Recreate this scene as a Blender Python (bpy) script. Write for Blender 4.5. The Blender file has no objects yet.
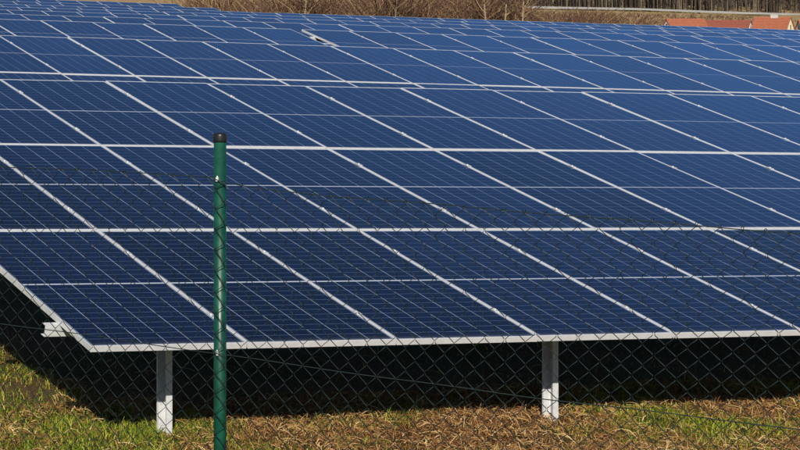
import bpy, bmesh, math, random
import numpy as np
from mathutils import Matrix, Vector

scene = bpy.context.scene
col = scene.collection
random.seed(7)
rng = np.random.default_rng(11)
PI = math.pi

# ------------------------------------------------------------------ camera
F_PX, CX, CY = 2090.35, -185.0, 40.0          # solved focal length and optical axis, in pixels of the 800 x 450 photograph
CAM_Z = 1.6
cam_d = bpy.data.cameras.new('camera')
cam = bpy.data.objects.new('camera', cam_d)
col.objects.link(cam)
cam.location = (0, 0, CAM_Z)
cam.rotation_euler = (PI / 2, 0, 0)
cam_d.sensor_fit = 'HORIZONTAL'
cam_d.sensor_width = 36.0
cam_d.lens = F_PX / 800 * 36.0
cam_d.shift_x = (400 - CX) / 800               # the photograph is an off-centre crop of a larger one
cam_d.shift_y = -(225 - CY) / 800
cam_d.clip_start = 0.1
cam_d.clip_end = 6000
scene.camera = cam

# ------------------------------------------------------------------ sky and sun
SUN_EL = math.radians(30)
SUN_TRAVEL = Vector((0.24, 1.0, 0)).normalized()      # horizontal direction the sunlight travels in
world = bpy.data.worlds.new('World')
scene.world = world
world.use_nodes = True
wn = world.node_tree.nodes
sky = wn.new('ShaderNodeTexSky')
sky.sky_type = 'NISHITA'
sky.sun_disc = False
sky.sun_elevation = SUN_EL
sun_pos = -SUN_TRAVEL
sky.sun_rotation = math.atan2(sun_pos.x, sun_pos.y)
sky.air_density = 1.0
sky.altitude = 600
sky.dust_density = 0.1
sky.ozone_density = 4.0
bg = wn['Background']
bg.inputs['Strength'].default_value = 0.050
world.node_tree.links.new(sky.outputs['Color'], bg.inputs['Color'])
sun_d = bpy.data.lights.new('sun', 'SUN')
sun_d.energy = 5.0
sun_d.angle = math.radians(0.5)
sun_d.color = (1.0, 0.93, 0.82)
sun = bpy.data.objects.new('sun', sun_d)
col.objects.link(sun)
ldir = Vector((SUN_TRAVEL.x * math.cos(SUN_EL), SUN_TRAVEL.y * math.cos(SUN_EL), -math.sin(SUN_EL)))
sun.rotation_euler = ldir.to_track_quat('-Z', 'Y').to_euler()
sun.location = (0, -20, 30)
vs = scene.view_settings
vs.view_transform = 'Standard'
vs.look = 'None'
vs.exposure = 0.2
vs.gamma = 1.0
vs.use_curve_mapping = False


# ------------------------------------------------------------------ helpers
def tag(o, label=None, cat=None, group=None, kind=None):
    if label: o['label'] = label
    if cat: o['category'] = cat
    if group: o['group'] = group
    if kind: o['kind'] = kind
    return o


def link(name, me, mat=None, parent=None):
    o = bpy.data.objects.new(name, me)
    col.objects.link(o)
    if mat is not None and me is not None and not me.materials:
        me.materials.append(mat)
    if parent: o.parent = parent
    return o


def empty(name, M):
    o = bpy.data.objects.new(name, None)
    col.objects.link(o)
    o.empty_display_size = 0.3
    o.matrix_world = M
    return o


def mesh_np(name, V, Fs):
    me = bpy.data.meshes.new(name)
    me.from_pydata([tuple(v) for v in V], [], Fs)
    me.update()
    return me


def big_mesh(name, V, T):
    """numpy triangles/quads -> mesh, quickly.  V (n,3), T (m,k)"""
    me = bpy.data.meshes.new(name)
    V = np.asarray(V, np.float32); T = np.asarray(T, np.int32)
    k = T.shape[1]
    me.vertices.add(len(V)); me.vertices.foreach_set('co', V.ravel())
    me.loops.add(T.size); me.loops.foreach_set('vertex_index', T.ravel())
    me.polygons.add(len(T))
    me.polygons.foreach_set('loop_start', np.arange(0, T.size, k, dtype=np.int32))
    me.polygons.foreach_set('loop_total', np.full(len(T), k, np.int32))
    me.update(calc_edges=True)
    return me


def box_bm(bm, x0, x1, y0, y1, z0, z1):
    vs_ = [bm.verts.new(p) for p in ((x0, y0, z0), (x1, y0, z0), (x1, y1, z0), (x0, y1, z0),
                                     (x0, y0, z1), (x1, y0, z1), (x1, y1, z1), (x0, y1, z1))]
    fs = []
    for f in ((0, 3, 2, 1), (4, 5, 6, 7), (0, 1, 5, 4), (1, 2, 6, 5), (2, 3, 7, 6), (3, 0, 4, 7)):
        fs.append(bm.faces.new([vs_[i] for i in f]))
    return fs


def bm_mesh(name, bm):
    me = bpy.data.meshes.new(name)
    bm.normal_update()
    bm.to_mesh(me)
    bm.free()
    return me


def profile_mesh(name, pts, th, axis='Z', length=1.0):
    """open sheet-metal profile (polyline, thickness th) extruded from 0 to length along the axis"""
    P = [Vector((p[0], p[1])) for p in pts]
    L, R = [], []
    for i, p in enumerate(P):
        d = (P[min(i + 1, len(P) - 1)] - P[max(i - 1, 0)]).normalized()
        if 0 < i < len(P) - 1:
            a = (P[i] - P[i - 1]).normalized(); b = (P[i + 1] - P[i]).normalized()
            nrm = Vector((-(a + b).y, (a + b).x)).normalized()
            k = th / 2 / max(0.4, nrm.dot(Vector((-a.y, a.x))))
        else:
            nrm = Vector((-d.y, d.x)); k = th / 2
        L.append(p + nrm * k); R.append(p - nrm * k)
    ring = L + R[::-1]
    n = len(ring)

    def put(p, t):
        return (p.x, p.y, t) if axis == 'Z' else ((t, p.x, p.y) if axis == 'X' else (p.x, t, p.y))
    V = [put(p, 0) for p in ring] + [put(p, length) for p in ring]
    Fs = [(i, (i + 1) % n, n + (i + 1) % n, n + i) for i in range(n)]
    m = len(P)
    for i in range(m - 1):
        Fs.append((i, n - 1 - i, n - 2 - i, i + 1))
        Fs.append((n + i, n + i + 1, n + n - 2 - i, n + n - 1 - i))
    me = mesh_np(name, V, Fs)
    bm = bmesh.new(); bm.from_mesh(me); bmesh.ops.recalc_face_normals(bm, faces=bm.faces); bm.to_mesh(me); bm.free()
    return me


def tube(path, rad, sides=6, closed_ends=True):
    """numpy tube along a polyline; rad scalar or list"""
    path = np.asarray(path, float)
    n = len(path)
    rad = np.broadcast_to(np.asarray(rad, float), (n,))
    t = np.gradient(path, axis=0)
    t /= np.linalg.norm(t, axis=1)[:, None] + 1e-9
    ref = np.array([0.31, 0.17, 0.93]) if abs(t[0][2]) < 0.9 else np.array([1.0, 0.1, 0.0])
    a = np.cross(t, ref); a /= np.linalg.norm(a, axis=1)[:, None] + 1e-9
    b = np.cross(t, a)
    ang = np.arange(sides) / sides * 2 * PI
    V = (path[:, None, :] + rad[:, None, None] * (a[:, None, :] * np.cos(ang)[None, :, None] + b[:, None, :] * np.sin(ang)[None, :, None])).reshape(-1, 3)
    Q = []
    for i in range(n - 1):
        for j in range(sides):
            Q.append((i * sides + j, i * sides + (j + 1) % sides, (i + 1) * sides + (j + 1) % sides, (i + 1) * sides + j))
    return V, Q


class Acc:
    def __init__(s): s.V = []; s.Q = []; s.n = 0

    def add(s, V, Q):
        s.V.append(np.asarray(V)); s.Q.append(np.asarray(Q, int) + s.n); s.n += len(V)

    def mesh(s, name):
        return big_mesh(name, np.concatenate(s.V), np.concatenate(s.Q))


def shade_smooth(me):
    me.polygons.foreach_set('use_smooth', np.ones(len(me.polygons), bool))


# ------------------------------------------------------------------ materials
def new_mat(name):
    m = bpy.data.materials.new(name)
    m.use_nodes = True
    nt = m.node_tree
    return m, nt, nt.nodes['Principled BSDF']


def N(nt, typ, **kw):
    n = nt.nodes.new(typ)
    for k, v in kw.items():
        if k == 'inp':
            for kk, vv in v.items(): n.inputs[kk].default_value = vv
        else:
            setattr(n, k, v)
    return n


def math_n(nt, op, a, b=None, c=None, clamp=False):
    n = nt.nodes.new('ShaderNodeMath'); n.operation = op; n.use_clamp = clamp
    for i, x in enumerate((a, b, c)):
        if x is None: continue
        if isinstance(x, (int, float)): n.inputs[i].default_value = x
        else: nt.links.new(x, n.inputs[i])
    return n.outputs[0]


def mix_n(nt, fac, a, b):
    n = nt.nodes.new('ShaderNodeMix'); n.data_type = 'RGBA'
    for key, x in ((0, fac), (6, a), (7, b)):
        if isinstance(x, (int, float)): n.inputs[key].default_value = x
        elif isinstance(x, tuple): n.inputs[key].default_value = (*x, 1.0) if len(x) == 3 else x
        else: nt.links.new(x, n.inputs[key])
    return n.outputs[2]


def noise_n(nt, scale, detail=4, rough=0.6, vec=None):
    n = N(nt, 'ShaderNodeTexNoise', inp={'Scale': scale, 'Detail': detail, 'Roughness': rough})
    if vec is not None: nt.links.new(vec, n.inputs['Vector'])
    return n.outputs['Fac']


def ramp_n(nt, fac, stops):
    n = nt.nodes.new('ShaderNodeValToRGB')
    e = n.color_ramp.elements
    while len(e) < len(stops): e.new(0.5)
    for i, (p, c) in enumerate(stops):
        e[i].position = p; e[i].color = (*c, 1)
    nt.links.new(fac, n.inputs[0])
    return n.outputs[0]


def simple(name, colr, rough=0.5, metal=0.0, var=0.15, scale=8.0, bump=0.0, spec=0.5):
    m, nt, b = new_mat(name)
    tc = N(nt, 'ShaderNodeTexCoord').outputs['Object']
    f = noise_n(nt, scale, 5, 0.65, tc)
    lo = tuple(c * (1 - var) for c in colr); hi = tuple(min(1, c * (1 + var)) for c in colr)
    nt.links.new(ramp_n(nt, f, [(0.3, lo), (0.7, hi)]), b.inputs['Base Color'])
    b.inputs['Roughness'].default_value = rough
    b.inputs['Metallic'].default_value = metal
    b.inputs['Specular IOR Level'].default_value = spec
    if bump:
        bp = N(nt, 'ShaderNodeBump', inp={'Strength': bump, 'Distance': 0.01})
        nt.links.new(f, bp.inputs['Height']); nt.links.new(bp.outputs[0], b.inputs['Normal'])
    return m


def make_cells():
    m, nt, b = new_mat('solar_cells')
    L = nt.links
    uv = N(nt, 'ShaderNodeTexCoord').outputs['UV']
    sp = N(nt, 'ShaderNodeSeparateXYZ'); L.new(uv, sp.inputs[0])
    U, V = sp.outputs[0], sp.outputs[1]
    rnd = N(nt, 'ShaderNodeObjectInfo').outputs['Random']
    u6 = math_n(nt, 'MULTIPLY_ADD', U, 6.12, -0.06)
    v24 = math_n(nt, 'MULTIPLY_ADD', V, 24.4, -0.2)
    fu = math_n(nt, 'FRACT', u6); fv = math_n(nt, 'FRACT', v24)
    du = math_n(nt, 'ABSOLUTE', math_n(nt, 'SUBTRACT', fu, 0.5))
    dv = math_n(nt, 'ABSOLUTE', math_n(nt, 'SUBTRACT', fv, 0.5))
    gu = math_n(nt, 'GREATER_THAN', du, 0.5 - 0.015)
    gv = math_n(nt, 'GREATER_THAN', dv, 0.5 - 0.024)
    mid = math_n(nt, 'LESS_THAN', math_n(nt, 'ABSOLUTE', math_n(nt, 'SUBTRACT', V, 0.5)), 0.0048)
    # busbars, nine fine wires per cell
    bu = math_n(nt, 'FRACT', math_n(nt, 'MULTIPLY', fu, 9.0))
    bus = math_n(nt, 'LESS_THAN', bu, 0.045)
    # each cell its own shade
    cv = N(nt, 'ShaderNodeCombineXYZ')
    L.new(math_n(nt, 'FLOOR', u6), cv.inputs[0]); L.new(math_n(nt, 'FLOOR', v24), cv.inputs[1])
    L.new(math_n(nt, 'MULTIPLY', rnd, 91.0), cv.inputs[2])
    wn_ = N(nt, 'ShaderNodeTexWhiteNoise'); L.new(cv.outputs[0], wn_.inputs['Vector'])
    cellv = wn_.outputs['Value']
    base = mix_n(nt, cellv, (0.0004, 0.0012, 0.0080), (0.0009, 0.0023, 0.0140))
    base = mix_n(nt, math_n(nt, 'MULTIPLY', rnd, 0.55), base, (0.0018, 0.0026, 0.0120))
    pm = N(nt, 'ShaderNodeHueSaturation'); L.new(base, pm.inputs['Color'])
    L.new(math_n(nt, 'MULTIPLY_ADD', rnd, 0.9, 0.6), pm.inputs['Value'])
    base = pm.outputs[0]
    c = mix_n(nt, math_n(nt, 'MULTIPLY', bus, 0.20), base, (0.10, 0.14, 0.24))
    c = mix_n(nt, math_n(nt, 'MULTIPLY', gv, 0.62), c, (0.16, 0.22, 0.38))
    # the strips between cell columns: brighter and duller stretches of interconnect ribbon
    dash = noise_n(nt, 9.0, 2, 0.5, uv)
    gfac = N(nt, 'ShaderNodeMapRange', inp={'From Min': 0.35, 'From Max': 0.7, 'To Min': 0.45, 'To Max': 1.0}); L.new(dash, gfac.inputs[0])
    c = mix_n(nt, math_n(nt, 'MULTIPLY', gu, gfac.outputs[0]), c, (0.42, 0.49, 0.62))
    c = mix_n(nt, mid, c, (0.50, 0.55, 0.64))
    # thin dust film, thicker towards nowhere in particular
    tc = N(nt, 'ShaderNodeTexCoord').outputs['Object']
    dust = noise_n(nt, 1.7, 6, 0.7, tc)
    df = N(nt, 'ShaderNodeMapRange', inp={'From Min': 0.35, 'From Max': 0.8, 'To Min': 0.0, 'To Max': 0.007}); L.new(dust, df.inputs[0])
    c = mix_n(nt, df.outputs[0], c, (0.30, 0.28, 0.24))
    low = N(nt, 'ShaderNodeMapRange', inp={'From Min': 0.0, 'From Max': 0.035, 'To Min': 0.16, 'To Max': 0.0}); L.new(V, low.inputs[0])
    c = mix_n(nt, math_n(nt, 'MULTIPLY', low.outputs[0], dust), c, (0.34, 0.31, 0.26))
    L.new(c, b.inputs['Base Color'])
    rr = N(nt, 'ShaderNodeMapRange', inp={'From Min': 0.3, 'From Max': 0.75, 'To Min': 0.10, 'To Max': 0.22}); L.new(dust, rr.inputs[0])
    L.new(rr.outputs[0], b.inputs['Roughness'])
    # glass with a blue anti-reflection coating over the cells
    b.inputs['Specular IOR Level'].default_value = 0.05
    gl = N(nt, 'ShaderNodeBsdfGlossy'); gl.inputs['Color'].default_value = (0.49, 0.70, 1.0, 1)
    L.new(rr.outputs[0], gl.inputs['Roughness'])
    fr = N(nt, 'ShaderNodeFresnel'); fr.inputs['IOR'].default_value = 1.5
    mx = N(nt, 'ShaderNodeMixShader')
    fp = math_n(nt, 'MULTIPLY', math_n(nt, 'POWER', fr.outputs[0], 2.25), math_n(nt, 'MULTIPLY_ADD', rnd, 1.4, 5.4), clamp=True)
    L.new(fp, mx.inputs[0]); L.new(b.outputs[0], mx.inputs[1]); L.new(gl.outputs[0], mx.inputs[2])
    L.new(mx.outputs[0], nt.nodes['Material Output'].inputs['Surface'])
    return m


M = {}
M['cells'] = make_cells()
M['back'] = simple('back_sheet', (0.05, 0.05, 0.055), 0.6)
M['frame'] = simple('anodised_aluminium', (0.76, 0.77, 0.79), 0.40, 0.4, 0.10, 14)
M['clamp'] = simple('clamp_aluminium', (0.62, 0.63, 0.64), 0.45, 0.4, 0.05)
M['galv'] = simple('galvanised_steel', (0.60, 0.61, 0.62), 0.55, 0.2, 0.16, 35, 0.05)
M['green'] = simple('green_powder_coat', (0.0018, 0.056, 0.034), 0.40, 0, 0.35, 14, 0.05)
nt_ = M['green'].node_tree
f_ = noise_n(nt_, 3.5, 8, 0.75, N(nt_, 'ShaderNodeTexCoord').outputs['Object'])
mr_ = N(nt_, 'ShaderNodeMapRange', inp={'From Min': 0.35, 'From Max': 0.7, 'To Min': 0.30, 'To Max': 0.62}); nt_.links.new(f_, mr_.inputs[0])
nt_.links.new(mr_.outputs[0], nt_.nodes['Principled BSDF'].inputs['Roughness'])
M['wire'] = simple('green_coated_wire', (0.010, 0.020, 0.020), 0.45, 0, 0.25, 30)
M['cap'] = simple('black_plastic', (0.012, 0.012, 0.013), 0.35, 0, 0.2, 40)
M['clip'] = simple('white_plastic_clip', (0.55, 0.57, 0.53), 0.5, 0, 0.08, 40)


def island_mat(name, stops, rough=0.7, trans=0.0, patch=None):
    m, nt, b = new_mat(name)
    g = N(nt, 'ShaderNodeNewGeometry').outputs['Random Per Island']
    c = ramp_n(nt, g, stops)
    nt.links.new(c, b.inputs['Base Color'])
    b.inputs['Roughness'].default_value = rough
    b.inputs['Specular IOR Level'].default_value = 0.25
    if trans:
        tr = N(nt, 'ShaderNodeBsdfTranslucent'); nt.links.new(c, tr.inputs['Color'])
        mx = N(nt, 'ShaderNodeMixShader'); mx.inputs[0].default_value = trans
        nt.links.new(b.outputs[0], mx.inputs[1]); nt.links.new(tr.outputs[0], mx.inputs[2])
        nt.links.new(mx.outputs[0], nt.nodes['Material Output'].inputs['Surface'])
    return m


M['grass'] = island_mat('green_grass', [(0.0, (0.06, 0.12, 0.010)), (0.45, (0.18, 0.26, 0.020)), (0.8, (0.38, 0.38, 0.045)), (1.0, (0.58, 0.46, 0.08))], 0.65, 0.25)
M['straw'] = island_mat('dry_grass', [(0.0, (0.10, 0.040, 0.014)), (0.25, (0.20, 0.085, 0.032)), (0.5, (0.30, 0.155, 0.06)), (0.8, (0.50, 0.30, 0.12)), (1.0, (0.75, 0.56, 0.27))], 0.75, 0.2)
M['scrub'] = island_mat('bare_brown_scrub', [(0.0, (0.050, 0.026, 0.018)), (0.55, (0.13, 0.070, 0.045)), (0.85, (0.25, 0.155, 0.085)), (1.0, (0.42, 0.32, 0.16))], 0.85, 0.0)
M['pale_bark'] = simple('pale_bark', (0.25, 0.19, 0.125), 0.85, 0, 0.25, 6)
M['dark_bark'] = simple('grey_bark', (0.12, 0.10, 0.08), 0.85, 0, 0.25, 6)
M['forest'] = island_mat('winter_wood', [(0.0, (0.02, 0.016, 0.014)), (0.6, (0.06, 0.048, 0.038)), (1.0, (0.16, 0.125, 0.09))], 0.9)
M['tile'] = simple('orange_roof_tile', (0.31, 0.098, 0.050), 0.8, 0, 0.18, 2.0)
M['tile_red'] = simple('red_roof_tile', (0.23, 0.066, 0.042), 0.8, 0, 0.18, 2.0)
M['render_cream'] = simple('cream_render', (0.80, 0.72, 0.50), 0.85, 0, 0.06, 1.5)
M['render_white'] = simple('white_render', (0.80, 0.78, 0.74), 0.85, 0, 0.06, 1.5)
M['pane'] = simple('window_glass', (0.04, 0.05, 0.06), 0.1, 0, 0.1, 1.0)
M['chimney'] = simple('grey_chimney', (0.45, 0.44, 0.42), 0.85, 0, 0.1, 1.0)
M['road'] = simple('pale_gravel_road', (0.40, 0.385, 0.35), 0.9, 0, 0.1, 0.3)


def ground_mat():
    m, nt, b = new_mat('meadow_soil')
    L = nt.links
    tc = N(nt, 'ShaderNodeTexCoord').outputs['Object']
    a = noise_n(nt, 0.9, 6, 0.7, tc)
    fine = noise_n(nt, 28, 5, 0.7, tc)
    c1 = ramp_n(nt, fine, [(0.3, (0.045, 0.028, 0.014)), (0.5, (0.10, 0.062, 0.028)), (0.7, (0.20, 0.13, 0.055))])
    c2 = ramp_n(nt, fine, [(0.3, (0.025, 0.035, 0.008)), (0.55, (0.06, 0.075, 0.016)), (0.75, (0.14, 0.14, 0.04))])
    near = mix_n(nt, ramp_n(nt, a, [(0.42, (0, 0, 0)), (0.58, (1, 1, 1))]), c1, c2)
    big = noise_n(nt, 0.012, 6, 0.6, tc)
    med = noise_n(nt, 0.35, 6, 0.75, tc)
    far = ramp_n(nt, med, [(0.30, (0.16, 0.095, 0.05)), (0.5, (0.34, 0.23, 0.115)), (0.68, (0.50, 0.37, 0.19))])
    far = mix_n(nt, ramp_n(nt, big, [(0.45, (0, 0, 0)), (0.65, (0.5, 0.5, 0.5))]), far, (0.24, 0.22, 0.09))
    sp = N(nt, 'ShaderNodeSeparateXYZ'); L.new(tc, sp.inputs[0])
    mr = N(nt, 'ShaderNodeMapRange', inp={'From Min': 70.0, 'From Max': 110.0}); L.new(sp.outputs[1], mr.inputs[0])
    L.new(mix_n(nt, mr.outputs[0], near, far), b.inputs['Base Color'])
    b.inputs['Roughness'].default_value = 0.95
    b.inputs['Specular IOR Level'].default_value = 0.1
    bp = N(nt, 'ShaderNodeBump', inp={'Strength': 0.7, 'Distance': 0.04})
    L.new(fine, bp.inputs['Height']); L.new(bp.outputs[0], b.inputs['Normal'])
    return m


M['ground'] = ground_mat()

# ------------------------------------------------------------------ where the tables stand
C0 = np.array([1.602, 12.113])                 # front left corner of the first table, seen from above
EU = np.array([0.9466, 0.3223])                # along the rows
EV = np.array([-0.3223, 0.9466])               # from the fence up the field
TILT = math.radians(13.75)
WP, LP = 1.0395, 2.10                          # module pitch along and up the table
CLEAR = 0.70                                   # front edge above the ground
SPAN = 3 * LP * math.cos(TILT)
RISE = 3 * LP * math.sin(TILT)


def ray_on_line(px, q):
    """ground-plan point where the sight line through column px crosses the line at distance q behind table one"""
    a = np.array([(px - CX) / F_PX, 1.0])
    d = (q + C0 @ EV) / (a @ EV)
    P = a * d
    return d, float((P - C0) @ EU)             # depth, coordinate along the rows


class Tab:
    pass


tables = []
t = Tab(); t.q = 0.0; t.z = -1.780 + CAM_Z; t.s = 0.0269; t.phase = 0.0; tables.append(t)
for k, (q, yl, yr, ph) in enumerate([(8.95, 37.3, 60.4, 64.0), (17.49, 21.5, 45.0, 85.0), (26.24, 16.0, 37.8, 60.0), (34.99, 12.0, 34.0, 40.0),
                                     (43.7, 9.0, 31.2, 75.0), (52.5, 6.3, 28.6, 50.0), (61.2, 3.6, 26.2, 214.0), (70.0, 0.6, 23.6, 176.0)]):
    dl, pl = ray_on_line(80, q + SPAN)
    dr, pr = ray_on_line(760, q + SPAN)
    zl = (CY - yl) / F_PX * dl; zr = (CY - yr) / F_PX * dr
    t = Tab(); t.q = q; t.s = -(zr - zl) / (pr - pl)
    t.z = zl + t.s * pl - RISE + CAM_Z
    t.phase = ray_on_line(ph, q + SPAN)[1]
    tables.append(t)

QN = np.array([-40, -11, -3.9, -1.3, 0.0] + [t.q for t in tables[1:]] + [84, 100])
ZN = np.array([-0.05, -0.15, -0.33, -0.85, tables[0].z - CLEAR] + [t.z - CLEAR for t in tables[1:]] + [tables[-1].z - CLEAR + 0.25, tables[-1].z - CLEAR + 0.4])
SN = np.array([0.027] * 4 + [t.s for t in tables] + [tables[-1].s] * 2)
ZF_Y = np.array([0, 150, 300, 520, 600, 800, 815, 1000, 1600, 3000])
ZF_Z = np.array([-1, -0.8, -0.6, 0.6, 2.2, 12.3, 12.8, 26, 70, 120]) + 0.0


def ground_z(x, y):
    x = np.asarray(x, float); y = np.asarray(y, float)
    p = (x - C0[0]) * EU[0] + (y - C0[1]) * EU[1]
    q = (x - C0[0]) * EV[0] + (y - C0[1]) * EV[1]
    pc = 60 * np.tanh(p / 60)
    zn = np.interp(q, QN, ZN) - np.interp(q, QN, SN) * pc
    zf = np.interp(y, ZF_Y, ZF_Z) + 1.2 * np.sin(x / 83.0 + 1) * np.clip((y - 200) / 400, 0, 1)
    w = np.clip((np.maximum(np.abs(q) - 80, np.abs(p) - 70)) / 160, 0, 1); w = w * w * (3 - 2 * w)
    bumps = 0.018 * np.sin(x * 2.1 + 1.3 * np.sin(y * 1.7)) * np.sin(y * 2.7 + 0.6 * x)
    return zn * (1 - w) + zf * w + bumps * (1 - w)


# ------------------------------------------------------------------ ground sheet
def axis(lo, hi, fine_lo, fine_hi, fine, growth=1.18):
    a = list(np.arange(fine_lo, fine_hi + 1e-6, fine))
    s = fine
    while a[-1] < hi:
        s *= growth; a.append(a[-1] + s)
    s = fine; pre = []
    v = fine_lo
    while v > lo:
        s *= growth; v -= s; pre.append(v)
    return np.array(pre[::-1] + a)


gx = axis(-2600, 3200, -3, 12, 0.2, 1.10)
gy = axis(-60, 3400, 6, 20, 0.2, 1.06)
X, Y = np.meshgrid(gx, gy)
V = np.stack([X.ravel(), Y.ravel(), ground_z(X, Y).ravel()], 1)
nx, ny = len(gx), len(gy)
I = (np.arange(ny - 1)[:, None] * nx + np.arange(nx - 1)[None, :]).ravel()
gme = big_mesh('ground', V, np.stack([I, I + 1, I + nx + 1, I + nx], 1))
shade_smooth(gme)
tag(link('ground', gme, M['ground']), kind='structure')

# ------------------------------------------------------------------ solar modules
WM, LM, FH, LIP, LIPY = WP - 0.012, LP - 0.032, 0.038, 0.0088, 0.0135


def frame_mesh():
    bm = bmesh.new()
    x0, x1, y0, y1 = 0, WM, 0, LM
    box_bm(bm, x0, x0 + LIP, y0, y1, -FH, 0)
    box_bm(bm, x1 - LIP, x1, y0, y1, -FH, 0)
    box_bm(bm, x0 + LIP, x1 - LIP, y0, y0 + LIPY, -FH, -0.0004)
    box_bm(bm, x0 + LIP, x1 - LIP, y1 - LIPY, y1, -FH, -0.0004)
    bmesh.ops.bevel(bm, geom=[e for e in bm.edges if e.calc_length() > 0.5], offset=0.0012, segments=1, affect='EDGES')
    return bm_mesh('module_frame', bm)


def laminate(bm, x0, x1, y0, y1, z0, z1):
    fs = box_bm(bm, x0, x1, y0, y1, z0, z1)
    uvl = bm.loops.layers.uv.verify()
    for f in fs:
        for l in f.loops:
            l[uvl].uv = ((l.vert.co.x - x0) / (x1 - x0), (l.vert.co.y - y0) / (y1 - y0))
    return fs


def panel_mesh():
    bm = bmesh.new()
    fs = laminate(bm, LIP - 0.002, WM - LIP + 0.002, LIPY - 0.002, LM - LIPY + 0.002, -0.0075, -0.0018)
    fs[0].material_index = 1
    return bm_mesh('solar_panel', bm)


ME_FRAME = frame_mesh(); ME_FRAME.materials.append(M['frame'])
ME_PANEL = panel_mesh(); ME_PANEL.materials.append(M['cells']); ME_PANEL.materials.append(M['back'])


def far_panel_mesh():
    bm = bmesh.new()
    fs = laminate(bm, LIP - 0.002, WM - LIP + 0.002, LIPY - 0.002, LM - LIPY + 0.002, -0.0075, -0.0018)
    fs[0].material_index = 1
    for b_ in ((0, LIP, 0, LM), (WM - LIP, WM, 0, LM), (LIP, WM - LIP, 0, LIPY), (LIP, WM - LIP, LM - LIPY, LM)):
        for f in box_bm(bm, b_[0], b_[1], b_[2], b_[3], -FH, -0.0003 if b_[0] == LIP else 0): f.material_index = 2
    me = bm_mesh('solar_panel', bm)
    for k in ('cells', 'back', 'frame'): me.materials.append(M[k])
    return me


ME_FAR = far_panel_mesh()


def clamp_mesh():
    bm = bmesh.new()
    box_bm(bm, -0.019, 0.019, -0.030, 0.030, 0.0005, 0.0040)
    box_bm(bm, -0.0035, 0.0035, -0.030, 0.030, -0.035, 0.0004)
    bmesh.ops.create_cone(bm, cap_ends=True, segments=6, radius1=0.007, radius2=0.007, depth=0.007, matrix=Matrix.Translation((0, 0, 0.0075)))
    return bm_mesh('clamp', bm)


ME_CLAMP = clamp_mesh(); ME_CLAMP.materials.append(M['clamp'])
# cold-formed sections: post (slotted C, mouth to the front), purlin (C, mouth up the slope), rafter (C)
ME_POST = profile_mesh('post', [(0.006, -0.018), (0.004, -0.030), (0.042, -0.030), (0.042, 0.050), (-0.018, 0.050), (-0.018, 0.038)], 0.004)
ME_POST.materials.append(M['galv'])
ME_RAFTER = profile_mesh('rafter', [(-0.016, -0.006), (-0.028, -0.006), (-0.028, -0.10), (0.028, -0.10), (0.028, -0.006), (0.016, -0.006)], 0.003, 'Y')
ME_RAFTER.materials.append(M['galv'])
ME_PURLIN = profile_mesh('purlin', [(0.045, 0.0), (0.0, 0.0), (0.0, -0.070), (0.045, -0.070)], 0.0025, 'X')
ME_PURLIN.materials.append(M['galv'])


def bracket_mesh():
    bm = bmesh.new()
    box_bm(bm, -0.045, 0.045, -0.002, 0.002, -0.03, 0.09)
    for dx in (-0.02, 0.02):
        bmesh.ops.create_cone(bm, cap_ends=True, segments=6, radius1=0.011, radius2=0.011, depth=0.01,
                              matrix=Matrix.Translation((dx, -0.007, 0.03)) @ Matrix.Rotation(PI / 2, 4, 'X'))
    return bm_mesh('bracket', bm)


ME_BRACKET = bracket_mesh(); ME_BRACKET.materials.append(M['galv'])
VC = (0.225, 0.775)                            # clamps and purlins, as fractions of a module's length


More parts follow.
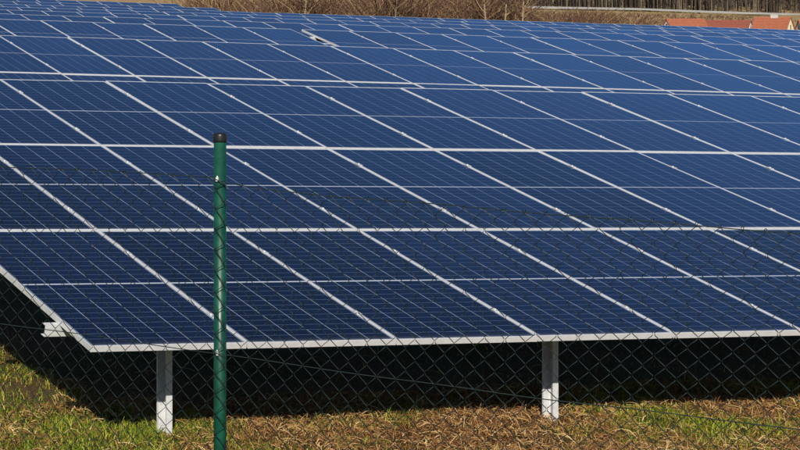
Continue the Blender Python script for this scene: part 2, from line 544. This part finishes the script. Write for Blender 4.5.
def make_table(tb, p0, ncol, label, detail, group, post_p=None):
    """one solar table: Empty at its ground corner > modules (> frame), clamps, purlins, rafters, posts"""
    org = C0 + EU * p0 + EV * tb.q
    zt = tb.z - tb.s * p0
    zg = float(ground_z(*org))
    yaw = math.atan2(EU[1], EU[0])
    root = empty('solar_table', Matrix.Translation((org[0], org[1], zg)) @ Matrix.Rotation(yaw, 4, 'Z'))
    tag(root, label, 'solar table', group)
    sl = math.atan(tb.s)
    eu = Vector((math.cos(sl), 0, -math.sin(sl)))
    ev = Vector((0, math.cos(TILT), math.sin(TILT))); ev = (ev - eu * ev.dot(eu)).normalized()
    n = eu.cross(ev)
    S = Matrix(((eu.x, ev.x, n.x, 0), (eu.y, ev.y, n.y, 0), (eu.z, ev.z, n.z, zt - zg), (0, 0, 0, 1)))

    def put(name, me, Mx):
        o = bpy.data.objects.new(name, me); col.objects.link(o); o.parent = root; o.matrix_local = Mx
        return o
    for r in range(3):
        for c in range(ncol):
            J = Matrix.Translation((c * WP + 0.006 + random.uniform(-0.0015, 0.0015), r * LP + 0.016 + random.uniform(-0.002, 0.002), random.uniform(-0.0015, 0.0015)))
            J = J @ Matrix.Rotation(random.gauss(0, 0.0012), 4, 'X') @ Matrix.Rotation(random.gauss(0, 0.0006), 4, 'Y')
            o = put('solar_panel', ME_PANEL if detail else ME_FAR, S @ J)
            if detail:
                f = bpy.data.objects.new('frame', ME_FRAME); col.objects.link(f); f.parent = o
    W = ncol * WP
    for r in range(3):
        for v in VC:
            y = (r + v) * LP
            if detail:
                for c in range(0, ncol + 1):
                    if c in (0, ncol): continue
                    put('clamp', ME_CLAMP, S @ Matrix.Translation((c * WP, y, 0)))
            pu = put('purlin', ME_PURLIN, S @ Matrix.Translation((-0.085, y - 0.02, -FH - 0.002)) @ Matrix.Diagonal((W + 0.17, 1, 1, 1)))
    pp = 0.79 if post_p is None else post_p
    while pp < W - 0.2:
        put('rafter', ME_RAFTER, S @ Matrix.Translation((pp + 0.075, 0.24 * LP, -FH - 0.071)) @ Matrix.Diagonal((1, 2.6 * LP, 1, 1)))
        for yq in (0.60, 4.55):
            top = S @ Vector((pp, yq / math.cos(TILT), -FH - 0.10))
            g = org + EU * pp + EV * yq
            gz = float(ground_z(*g)) - zg - 0.25
            put('post', ME_POST, Matrix.Translation((pp, yq, gz)) @ Matrix.Diagonal((1, 1, top.z - gz, 1)))
            put('bracket', ME_BRACKET, Matrix.Translation((pp + 0.012, yq + 0.056, top.z - 0.075)))
        pp += 2.868
    return root


ORD = ['first', 'second', 'third', 'fourth', 'fifth', 'sixth', 'seventh', 'eighth', 'ninth']
GR = 'solar tables standing in rows up the field'
make_table(tables[0], 0.0, 17, 'first solar table behind the green fence, on galvanised posts in dry grass', True, GR)


def span_cols(tb, px_lo, px_hi):
    lo = ray_on_line(px_lo, tb.q + SPAN)[1]; hi = ray_on_line(px_hi, tb.q)[1] + 3
    a = math.floor((lo - tb.phase) / WP); b_ = math.ceil((hi - tb.phase) / WP)
    return tb.phase + a * WP, b_ - a


for k in range(1, 9):
    tb = tables[k]
    if k == 2:                                  # the third row is two tables with a gap between them
        lo, nc = span_cols(tb, -200, 980)
        pg = ray_on_line(288.5, tb.q + SPAN)[1]
        nl = round((pg - lo) / WP)
        make_table(tb, pg - nl * WP, nl, 'third row solar table that ends at the dark gap between two tables', True, GR)
        pg2 = pg + 0.23
        make_table(tb, pg2, nc - nl, 'third row solar table that begins at the dark gap and runs towards the houses', True, GR)
    elif k >= 7:
        make_table(tb, tb.phase - 14 * WP, 14, 'short eighth row solar table that stops before the brown thicket' if k == 7 else 'short last solar table at the very top of the field', False, GR, 1.3)
    else:
        lo, nc = span_cols(tb, -200, 980)
        make_table(tb, lo, nc, ORD[k] + ' row solar table counted from the green fence', k < 3, GR, 0.5 + 0.3 * k)

# ------------------------------------------------------------------ fence
FP = np.array([1.550, 8.0]); FE = np.array([0.80, -0.60]); FN = np.array([-0.60, -0.80])


def fence_s(px):
    a = (px - CX) / F_PX
    return (FP[1] * a - FP[0]) / (FE[0] - FE[1] * a)


def fence_pts(pts):
    s = [fence_s(x) for x, y in pts]
    z = [(CY - y) / F_PX * (FP[1] + FE[1] * ss) + CAM_Z for ss, (x, y) in zip(s, pts)]
    return np.array(s), np.array(z)


S_T, Z_T = fence_pts([(0, 166), (60, 168.5), (150, 172.5), (215, 176.5), (226, 182), (268, 189), (330, 195), (400, 200.5), (530, 211.5), (658, 221.5), (777, 231), (830, 235)])
S_M, Z_M = fence_pts([(0, 322), (47, 328), (118, 338), (220, 352.5), (265, 359), (400, 378), (535, 396), (662, 411), (830, 431)])
S0, S1 = -2.6, 2.6


def ext(s, S, Z):
    s = np.asarray(s, float)
    z = np.interp(s, S, Z)
    z = np.where(s < S[0], Z[0] + (s - S[0]) * (Z[1] - Z[0]) / (S[1] - S[0]), z)
    z = np.where(s > S[-1], Z[-1] + (s - S[-1]) * (Z[-1] - Z[-2]) / (S[-1] - S[-2]), z)
    return z


def fence_xyz(s, z, off=0.0):
    s = np.asarray(s, float)
    P = FP[None] + np.outer(s, FE) + np.outer(np.broadcast_to(off, s.shape), FN)
    return np.c_[P, np.broadcast_to(z, s.shape)]


fence = empty('chain_link_fence', Matrix.Translation((FP[0], FP[1], float(ground_z(*FP)))))
tag(fence, 'green chain-link fence with round green post and sagging wire mesh', 'fence')
FI = fence.matrix_world.inverted()
FO = np.array(fence.matrix_world.translation)


def fence_part(name, me, mat, parent=None):
    o = link(name, me, mat, fence)
    if parent is not None: o.parent = parent
    return o


MH, ROWS = 0.0356, 34
acc = Acc()
ncols = int((S1 - S0) / MH)
jj = np.arange(ROWS + 1)
for i in range(ncols):
    par = (i + jj) % 2
    s = S0 + (i + par) * MH
    # rounded elbows: two points close to each bend, plus weave depth
    ps, pz, po = [], [], []
    wob = random.uniform(-0.0015, 0.0015)
    for j in range(ROWS + 1):
        sd = -1 if par[j] == 0 else 1
        for e in ((-0.13, 0.13) if 0 < j < ROWS else (0.0,)):
            sj = s[j] - sd * abs(e) * MH * 0.75 + sd * 0.0012
            ps.append(sj + wob); pz.append(j + e); po.append(0.0022 * (1 if e > 0 else -1) * sd)
    ps = np.array(ps); pz = np.array(pz)
    zt = ext(ps, S_T, Z_T); zm = ext(ps, S_M, Z_M)
    z = zt + (zm - zt) * pz / 17.0 + 0.004 * np.sin(ps * 5.1 + pz * 0.35)
    bow = 0.012 * np.sin(ps * 2.3 + 0.7) * np.sin(pz / 34 * PI)
    P = fence_xyz(ps, z, np.array(po) + bow + 0.032)
    Vv, Q = tube(P, 0.0016, 4)
    acc.add(Vv - FO, Q)
    # knuckled end at the top wire
    if par[0] == 0:
        b0 = P[0]
        K = np.array([b0 + (0, 0, -0.004), b0 + (0.005, 0.003, 0.006), b0 + (-0.002, -0.004, 0.011), b0 + (-0.006, 0, 0.004)])
        Vv, Q = tube(K, 0.0019, 4); acc.add(Vv - FO, Q)
me = acc.mesh('wire_mesh'); shade_smooth(me)
fence_part('wire_mesh', me, M['wire'])

sl = np.linspace(S0, S1, 140)
for (S, Z, dz, r_) in ((S_T, Z_T, 0.0, 0.0019), (S_M, Z_M, 0.0, 0.0019)):
    P = fence_xyz(sl, ext(sl, S, Z) + dz + 0.0015 * np.sin(sl * 9), 0.034)
    Vv, Q = tube(P - FO, r_, 6)
    me = big_mesh('tension_wire', Vv, Q); shade_smooth(me)
    fence_part('tension_wire', me, M['wire'])
zb = 2 * ext(sl, S_M, Z_M) - ext(sl, S_T, Z_T)
Vv, Q = tube(fence_xyz(sl, zb, 0.034) - FO, 0.0019, 6)
me = big_mesh('tension_wire', Vv, Q); shade_smooth(me)
fence_part('tension_wire', me, M['wire'])


def lathe(prof, seg=28):
    V, Fs = [], []
    n = len(prof)
    for r, z in prof:
        for k in range(seg):
            V.append((r * math.cos(2 * PI * k / seg), r * math.sin(2 * PI * k / seg), z))
    for i in range(n - 1):
        for k in range(seg):
            Fs.append((i * seg + k, i * seg + (k + 1) % seg, (i + 1) * seg + (k + 1) % seg, (i + 1) * seg + k))
    Fs.append(tuple(range(seg))[::-1]); Fs.append(tuple((n - 1) * seg + k for k in range(seg)))
    me = mesh_np('lathe', V, Fs)
    shade_smooth(me)
    return me


R_POST = 0.0238
PTOP = (CY - 140.5) / F_PX * 8.0 + CAM_Z
for s_, main in ((0.0, True), (-2.55, False), (2.55, False)):
    b_ = FP + FE * s_
    zt = PTOP + (0 if main else float(ext([s_], S_T, Z_T)[0] - ext([0.0], S_T, Z_T)[0]))
    zg = float(ground_z(*b_)) - 0.4
    po = link('post', lathe([(R_POST, zg - zt), (R_POST, 0.0)]), M['green'], fence)
    po.location = Vector((b_[0], b_[1], zt)) - Vector(FO)
    cp = link('post_cap', lathe([(R_POST + 0.0014, -0.006), (R_POST + 0.002, 0.0), (R_POST + 0.002, 0.020), (R_POST + 0.0005, 0.0265), (R_POST * 0.6, 0.0295), (0.002, 0.0305)]), M['cap'], po)
    bm = bmesh.new()
    box_bm(bm, -0.005, 0.005, -0.004, 0.004, -0.007, 0.007)
    bmesh.ops.create_cone(bm, cap_ends=True, segments=8, radius1=0.0045, radius2=0.0025, depth=0.008, matrix=Matrix.Translation((0, 0, 0.0095)))
    cm = bm_mesh('wire_clip', bm)
    for S, Z in ((S_T, Z_T), (S_M, Z_M)):
        c = link('wire_clip', cm, M['clip'], po)
        zz = float(ext([s_], S, Z)[0])
        ang = math.radians(238)
        c.location = (math.cos(ang) * (R_POST + 0.005), math.sin(ang) * (R_POST + 0.005), zz - zt)
        c.rotation_euler = (0, 0, ang + PI / 2)

# ------------------------------------------------------------------ grass
def blades(P, h, w, lean, az, seg=3, droop=0.6):
    """curved tapering blades. P (n,3), h height, w width, lean 0..1, az direction"""
    n = len(P)
    tt = np.linspace(0, 1, seg + 1)
    L = np.stack([np.cos(az), np.sin(az), np.zeros(n)], 1)
    Sd = np.stack([-np.sin(az + rng.uniform(-1, 1, n)), np.cos(az + rng.uniform(-1, 1, n)), np.zeros(n)], 1)
    Vs = []
    for i, t_ in enumerate(tt):
        c = P + L * (h * lean * t_ ** 1.7)[:, None] + np.array([0, 0, 1.0]) * (h * (t_ - droop * lean * t_ ** 2.4 * 0.9))[:, None]
        ww = (w * (1 - t_ ** 1.6) * 0.5 + 0.0004)[:, None]
        Vs += [c - Sd * ww, c + Sd * ww]
    V = np.stack(Vs, 1).reshape(-1, 3)
    k = 2 * (seg + 1)
    base = np.arange(n) * k
    Q = np.concatenate([np.stack([base + 2 * i, base + 2 * i + 1, base + 2 * i + 3, base + 2 * i + 2], 1) for i in range(seg)])
    return V, Q


def pq_to_xy(p, q):
    return C0[0] + EU[0] * p + EV[0] * q, C0[1] + EU[1] * p + EV[1] * q


def vnoise(x, y, sc, seed):
    r = np.random.default_rng(seed)
    out = np.zeros_like(x)
    for k in range(5):
        a = r.uniform(0, 2 * PI); fr = sc * r.uniform(0.6, 1.9); ph = r.uniform(0, 6.28)
        out += np.sin((x * math.cos(a) + y * math.sin(a)) * fr + ph + 1.2 * np.sin((x * math.sin(a) - y * math.cos(a)) * fr * 0.7))
    return out / 5


ZONES = [(-0.6, 7.5, -1.4, 1.5, 8200), (-4.0, -0.4, -1.4, 7.0, 4600), (-0.4, 0.9, 1.6, 5.5, 2200), (7.5, 12, -1.6, 1.6, 700), (0.9, 12, 1.5, 4.0, 60), (-6, 10, -5.0, -1.6, 220)]


def scatter(mult):
    p = []; q = []
    for a, b_, c, d, den in ZONES:
        n = int((b_ - a) * (d - c) * den * mult)
        p.append(rng.uniform(a, b_, n)); q.append(rng.uniform(c, d, n))
    p = np.concatenate(p); q = np.concatenate(q)
    x, y = pq_to_xy(p, q)
    k = 0.75 + 0.9 * vnoise(x, y, 7.5, 31) + 0.4 * vnoise(x, y, 19.0, 32)
    ok = rng.uniform(0, 1, len(x)) < np.clip(k, 0.12, 1)
    return x[ok], y[ok]


def greenness(x, y):
    p = (x - C0[0]) * EU[0] + (y - C0[1]) * EU[1]
    g = vnoise(x, y, 3.2, 3) * 0.9 + vnoise(x, y, 9.0, 5) * 0.6
    return g - np.clip((p - 0.6) / 2.5, 0, 0.26) + np.clip((p - 4.4) / 1.0, 0, 0.28) + np.clip((0.9 - p) / 0.8, 0, 0.48) - 0.30 * np.exp(-((p - 2.9) / 1.0) ** 2)


x, y = scatter(0.85)
keep = greenness(x, y) + rng.normal(0, 0.22, len(x)) > -0.34
x, y = x[keep], y[keep]
tall = np.clip(rng.lognormal(-3.05, 0.42, len(x)), 0.02, 0.12) * (1 + 0.45 * vnoise(x, y, 6.0, 21))
V, Q = blades(np.stack([x, y, ground_z(x, y) - 0.004], 1), tall, rng.uniform(0.0035, 0.0085, len(x)), rng.uniform(0.2, 1.35, len(x)), rng.uniform(0, 2 * PI, len(x)))
o = link('green_grass', big_mesh('green_grass', V, Q), M['grass'])
tag(o, 'short green grass growing through the straw beneath the fence', 'grass', kind='stuff')

x, y = scatter(0.60)
keep = greenness(x, y) + rng.normal(0, 0.3, len(x)) < 0.10
x, y = x[keep], y[keep]
tall = np.clip(rng.lognormal(-3.0, 0.5, len(x)), 0.02, 0.16) * (1 + 0.35 * vnoise(x, y, 5.0, 22))
V1, Q1 = blades(np.stack([x, y, ground_z(x, y) - 0.004], 1), tall, rng.uniform(0.003, 0.0065, len(x)), rng.uniform(0.4, 1.25, len(x)), rng.uniform(0, 2 * PI, len(x)), 3, 0.5)
# matted straw lying on the ground
x, y = scatter(0.26)
keep = greenness(x, y) + rng.normal(0, 0.35, len(x)) < 0.12
x, y = x[keep], y[keep]
n = len(x)
ln = rng.uniform(0.05, 0.17, n); az = rng.uniform(0, 2 * PI, n); cur = rng.uniform(-0.8, 0.8, n); up = rng.uniform(0.0, 0.05, n); w = rng.uniform(0.0025, 0.0055, n)
Vs = []
for t_ in (0, 0.33, 0.66, 1.0):
    a2 = az + cur * t_
    cx_ = x + np.cos(az + cur * t_ / 2) * ln * t_; cy_ = y + np.sin(az + cur * t_ / 2) * ln * t_
    cz_ = ground_z(cx_, cy_) + 0.012 + up * math.sin(PI * (0.15 + 0.8 * t_)) + rng.uniform(0, 0.02, n) * 0.4
    sx, sy = -np.sin(a2) * w / 2, np.cos(a2) * w / 2
    Vs += [np.stack([cx_ - sx, cy_ - sy, cz_ - w * 0.3], 1), np.stack([cx_ + sx, cy_ + sy, cz_ + w * 0.3], 1)]
V2 = np.stack(Vs, 1).reshape(-1, 3)
base = np.arange(n) * 8
Q2 = np.concatenate([np.stack([base + 2 * i, base + 2 * i + 1, base + 2 * i + 3, base + 2 * i + 2], 1) for i in range(3)])
o = link('dry_grass', big_mesh('dry_grass', np.concatenate([V1, V2]), np.concatenate([Q1, Q2 + len(V1)])), M['straw'])
tag(o, 'tan dry grass and matted straw in front of the table posts', 'dry grass', kind='stuff')


# ------------------------------------------------------------------ far background
def at(px, py, d):
    return np.array([(px - CX) / F_PX * d, d, (CY - py) / F_PX * d + CAM_Z])


def house(px_l, px_r, ridge_y, d, width, rise, wall_h, yaw, tile, wallmat, label, chim=None, win=True):
    xl = at(px_l, ridge_y, d)[0]; xr = at(px_r, ridge_y, d)[0]
    L = (xr - xl) / (math.cos(yaw) - (px_l - CX) / F_PX * math.sin(yaw))
    cxm = (xl + xr) / 2
    zr = at(px_l, ridge_y, d)[2]
    ze = zr - rise
    gz = float(ground_z(cxm, d))
    root = empty('house', Matrix.Translation((cxm, d, gz)) @ Matrix.Rotation(yaw, 4, 'Z'))
    tag(root, label, 'house', 'houses beyond the solar field')
    h2, w2 = L / 2, width / 2
    e = ze - gz; r = zr - gz
    V = [(-h2, -w2, -1.5), (h2, -w2, -1.5), (h2, w2, -1.5), (-h2, w2, -1.5), (-h2, -w2, e), (h2, -w2, e), (h2, w2, e), (-h2, w2, e), (-h2, 0, r - 0.08), (h2, 0, r - 0.08)]
    Fs = [(0, 1, 5, 4), (2, 3, 7, 6), (1, 2, 6, 9, 5), (3, 0, 4, 8, 7), (4, 5, 9, 8), (6, 7, 8, 9)]
    link('wall', mesh_np('wall', V, Fs), wallmat, root)
    # roof: two slabs with eaves and verge, courses of tiles as low ridges
    ov, og, th = 0.45, 0.25, 0.16
    sl_ = rise / w2
    bm = bmesh.new()
    for sgn in (-1, 1):
        a0 = (0.0, r + 0.06); a1 = (sgn * (w2 + ov), e - sl_ * ov + 0.06)
        pts = []
        for x_ in (-h2 - og, h2 + og):
            pts.append([(x_, a0[0], a0[1]), (x_, a1[0], a1[1]), (x_, a1[0], a1[1] + th), (x_, a0[0], a0[1] + th)])
        vv = [[bm.verts.new(p) for p in ring] for ring in pts]
        for i in range(4):
            bm.faces.new((vv[0][i], vv[0][(i + 1) % 4], vv[1][(i + 1) % 4], vv[1][i]))
        bm.faces.new(vv[0]); bm.faces.new(vv[1][::-1])
        for k in range(1, 12):
            f = k / 12
            y_ = a1[0] * f; z_ = a0[1] + (a1[1] - a0[1]) * f + th
            box_bm(bm, -h2 - og, h2 + og, min(y_, y_ + sgn * 0.12), max(y_, y_ + sgn * 0.12), z_ - 0.05, z_ + 0.045)
    bmesh.ops.recalc_face_normals(bm, faces=bm.faces)
    ro = link('roof', bm_mesh('roof', bm), tile, root)
    if chim is not None:
        bm = bmesh.new(); box_bm(bm, chim - 0.9, chim + 0.9, -0.35, 0.35, r - 0.4, r + 0.75); box_bm(bm, chim - 1.0, chim + 1.0, -0.45, 0.45, r + 0.75, r + 0.85)
        link('chimney', bm_mesh('chimney', bm), M['chimney'], ro)
    if win:
        for sx in (-1, 1):
            bm = bmesh.new(); box_bm(bm, sx * h2 - 0.06, sx * h2 + 0.06, -0.45, 0.45, e + 0.45 * rise - 0.7, e + 0.45 * rise + 0.6)
            wf = link('window', bm_mesh('window', bm), M['render_white'], root)
            bm = bmesh.new(); box_bm(bm, sx * h2 - 0.09, sx * h2 + 0.09, -0.36, 0.36, e + 0.45 * rise - 0.6, e + 0.45 * rise + 0.5)
            link('pane', bm_mesh('pane', bm), M['pane'], wf)
        for k in (-1, 1):
            bm = bmesh.new(); box_bm(bm, k * h2 * 0.5 - 0.6, k * h2 * 0.5 + 0.6, -w2 - 0.05, -w2 + 0.05, e - 1.9, e - 0.6)
            wf = link('window', bm_mesh('window', bm), M['pane'], root)
    return root


house(667, 703, 19.4, 545, 6.5, 3.0, 3, math.radians(4), M['tile'], M['render_white'], 'low house with long orange roof, white gable facing the brown scrub')
house(704, 750, 20.8, 560, 7.0, 3.2, 3, math.radians(-39), M['tile_red'], M['render_white'], 'house with dark red roof between the two orange roofed houses')
house(756, 790, 17.6, 548, 8.5, 4.4, 3, math.radians(-43), M['tile'], M['render_cream'], 'house with bright orange roof, cream gable and grey chimney', chim=0.4)
house(799, 830, 20.5, 556, 7.5, 3.6, 3, math.radians(-6), M['tile'], M['render_white'], 'house with orange roof standing past the cream gable', win=True)

# road along the hillside
acc = Acc()
rp = []
for px, py in ((525, 7.3), (560, 7.9), (640, 9.3), (720, 12.4), (800, 14.8), (900, 17.5)):
    d = 800.0
    rp.append(at(px, py, d))
rp = np.array(rp)
xs = np.linspace(rp[0][0], rp[-1][0], 60)
road_z = np.interp(xs, rp[:, 0], rp[:, 2])
Vr = []; Qr = []
for i, (a, z_) in enumerate(zip(xs, road_z)):
    Vr += [(a, 796.0, z_ - 0.40), (a, 800.5, z_ + 0.45), (a, 803.5, z_ + 0.55)]
    if i:
        b0 = 3 * i
        Qr += [(b0 - 3, b0, b0 + 1, b0 - 2), (b0 - 2, b0 + 1, b0 + 2, b0 - 1)]
tag(link('road', big_mesh('road', Vr, Qr), M['road']), kind='structure')
# embankment that carries the road, falling to the field in front
Vb = []; Qb = []
prof = [(560, None), (640, 0.18), (720, 0.55), (780, 0.9), (796.6, 1.0), (803.2, 1.02), (860, 1.12)]
for i, (a, z_) in enumerate(zip(np.linspace(rp[0][0] - 500, rp[-1][0] + 900, 140), np.interp(np.linspace(rp[0][0] - 500, rp[-1][0] + 900, 140), rp[:, 0], rp[:, 2]))):
    g0 = float(ground_z(a, 560)) - 1.0
    for j, (yy, k) in enumerate(prof):
        zz = g0 if k is None else g0 + (z_ - 0.9 - g0) * k
        if 600 < yy < 790: zz += 0.5 * math.sin(a * 0.09 + yy) * math.sin(a * 0.031)
        Vb.append((a, yy, zz))
    if i:
        m_ = len(prof)
        for j in range(m_ - 1):
            b0 = i * m_ + j
            Qb.append((b0 - m_, b0, b0 + 1, b0 - m_ + 1))
hm = big_mesh('hillside', Vb, Qb); shade_smooth(hm)
tag(link('hillside', hm, M['ground']), kind='structure')


# ---- brown thicket behind the last tables
def shoots(n, xr, yr, hfun, acc, r0=0.012, seg=5, spread=0.5):
    for i in range(n):
        x_ = rng.uniform(*xr); y_ = rng.uniform(*yr)
        if x_ / y_ * F_PX + CX > 648: continue
        h = hfun(x_, y_) * rng.uniform(0.55, 1.05)
        z_ = float(ground_z(x_, y_))
        tt = np.linspace(0, 1, seg)
        a = rng.uniform(0, 2 * PI); l = rng.uniform(0.1, spread) * h; b_ = rng.uniform(-0.5, 0.5) * h * 0.5
        P = np.stack([x_ + math.cos(a) * l * tt ** 1.5 + np.sin(tt * 3) * b_ * 0.4, y_ + math.sin(a) * l * tt ** 1.5, z_ - 0.1 + h * tt * (1 - 0.25 * tt)], 1)
        P[1:, :] += rng.normal(0, 0.05 * h, (seg - 1, 3)) * 0.6
        Vv, Q = tube(P, r0 * h * (1 - 0.65 * tt), 3)
        acc.add(Vv, Q)


acc = Acc()
xa = at(212, 8, 112)[0]; xb = at(657, 8, 112)[0]


def thick_h(x_, y_):
    px = x_ / y_ * F_PX + CX
    top = np.interp(px, [200, 300, 480, 520, 560, 630, 650], [-4, -6, -2, 8, 12, 13.5, 20])
    zt = (CY - top) / F_PX * y_ + CAM_Z
    return max(0.6, zt - float(ground_z(x_, y_))) * (0.9 + 0.18 * math.sin(px * 0.11) * math.sin(px * 0.043 + 1))


shoots(14000, (xa, xb), (104, 122), lambda a, b: thick_h(a, b) * 1.45, acc, 0.0085, 5, 0.75)
o = link('thicket', acc.mesh('thicket'), M['scrub'])
tag(o, 'dense brown winter thicket growing behind the top solar tables', 'thicket', kind='stuff')


def bare_tree(px, d, h, mat, label):
    x_ = at(px, 0, d)[0]; z_ = float(ground_z(x_, d))
    root = empty('bare_tree', Matrix.Translation((x_, d, z_)))
    tag(root, label, 'tree', 'thin trees in the brown thicket')
    tt = np.linspace(0, 1, 8)
    P = np.stack([0.12 * np.sin(tt * 4 + px), 0.1 * np.cos(tt * 3 + px), -0.3 + (h + 0.3) * tt], 1)
    Vv, Q = tube(P, 0.055 * (1 - 0.7 * tt), 7)
    link('trunk', big_mesh('trunk', Vv, Q), mat, root)
    a_ = Acc()
    for i in range(46):
        k = rng.uniform(0.35, 0.98); b0 = np.array([np.interp(k, tt, P[:, 0]), np.interp(k, tt, P[:, 1]), np.interp(k, tt, P[:, 2])])
        an = rng.uniform(0, 2 * PI); l = (1.15 - k) * h * rng.uniform(0.25, 0.55)
        u_ = np.linspace(0, 1, 5)
        B = b0 + np.stack([math.cos(an) * l * u_, math.sin(an) * l * u_, l * (0.5 * u_ + 0.5 * u_ ** 2)], 1) + rng.normal(0, 0.03, (5, 3)) * u_[:, None]
        Vv, Q = tube(B, 0.022 * (1 - 0.8 * u_), 4); a_.add(Vv, Q)
        for m_ in range(3):
            e0 = B[2 + m_ % 3]; an2 = an + rng.uniform(-1.2, 1.2); l2 = l * rng.uniform(0.25, 0.5)
            B2 = e0 + np.stack([math.cos(an2) * l2 * u_, math.sin(an2) * l2 * u_, l2 * 0.8 * u_], 1)
            Vv, Q = tube(B2, 0.009 * (1 - 0.7 * u_), 3); a_.add(Vv, Q)
    link('crown', a_.mesh('crown'), M['scrub'], root)


bare_tree(395, 103, 5.5, M['dark_bark'], 'thin grey trunked bare tree standing in the brown thicket')
for px, h, lb in ((486, 4.6, 'slim pale trunked bare tree, first of three pale ones past the grey trunk'),
                  (507, 5.2, 'tallest slim pale trunked bare tree, in the middle of the thicket trio'),
                  (525, 4.4, 'slim pale trunked bare tree of the trio, beside the lower end of the thicket')):
    bare_tree(px, 102 + (px % 3), h, M['pale_bark'], lb)
bare_tree(306, 104, 4.5, M['pale_bark'], 'slim pale trunked bare tree at the thin end of the thicket')

# ---- tufts and hedge on the slope behind the houses
acc = Acc()
for i in range(2600):
    x_ = rng.uniform(at(520, 0, 700)[0], at(860, 0, 700)[0]); y_ = rng.uniform(575, 775)
    k = np.interp(y_, [560, 640, 720, 780, 796.6], [0, 0.18, 0.55, 0.9, 1.0])
    g0 = float(ground_z(x_, 560)) - 1.0
    z_ = g0 + (float(np.interp(x_, rp[:, 0], rp[:, 2])) - 0.6 - g0) * k - 0.3
    h = rng.uniform(0.6, 1.8)
    for q_ in range(3):
        a = rng.uniform(0, 6.28); tt = np.linspace(0, 1, 4)
        P = np.stack([x_ + rng.normal(0, 0.8) + math.cos(a) * 1.3 * tt ** 1.5, y_ + math.sin(a) * tt, z_ + h * tt], 1)
        Vv, Q = tube(P, 0.16 * (1 - 0.8 * tt), 3); acc.add(Vv, Q)
o = link('hillside_scrub', acc.mesh('hillside_scrub'), M['scrub'])
tag(o, 'low dry scrub scattered over the slope behind the houses', 'scrub', kind='stuff')

# ---- winter wood above the road
acc = Acc()
for i in range(1500):
    x_ = rng.uniform(at(380, 0, 830)[0], at(900, 0, 830)[0]); y_ = rng.uniform(812, 900)
    z_ = float(np.interp(x_, rp[:, 0], rp[:, 2])) - 0.5 + (y_ - 803) * 0.05
    h = rng.uniform(11, 17); tt = np.linspace(0, 1, 5)
    P = np.stack([x_ + rng.normal(0, 0.25, 5) * tt, y_ + 0 * tt, z_ + h * tt], 1)
    Vv, Q = tube(P, rng.uniform(0.16, 0.34) * (1 - 0.7 * tt), 4); acc.add(Vv, Q)
    for m_ in range(9):
        k = rng.uniform(0.3, 0.95); a = rng.uniform(0, 6.28); l = (1.15 - k) * h * 0.4
        u_ = np.linspace(0, 1, 3)
        B = np.array([x_, y_, z_ + h * k]) + np.stack([math.cos(a) * l * u_, math.sin(a) * l * u_, l * 0.8 * u_], 1)
        Vv, Q = tube(B, 0.09 * (1 - 0.7 * u_), 3); acc.add(Vv, Q)
o = link('wood', acc.mesh('wood'), M['forest'])
tag(o, 'dark bare winter wood above the pale hillside road', 'wood', kind='stuff')
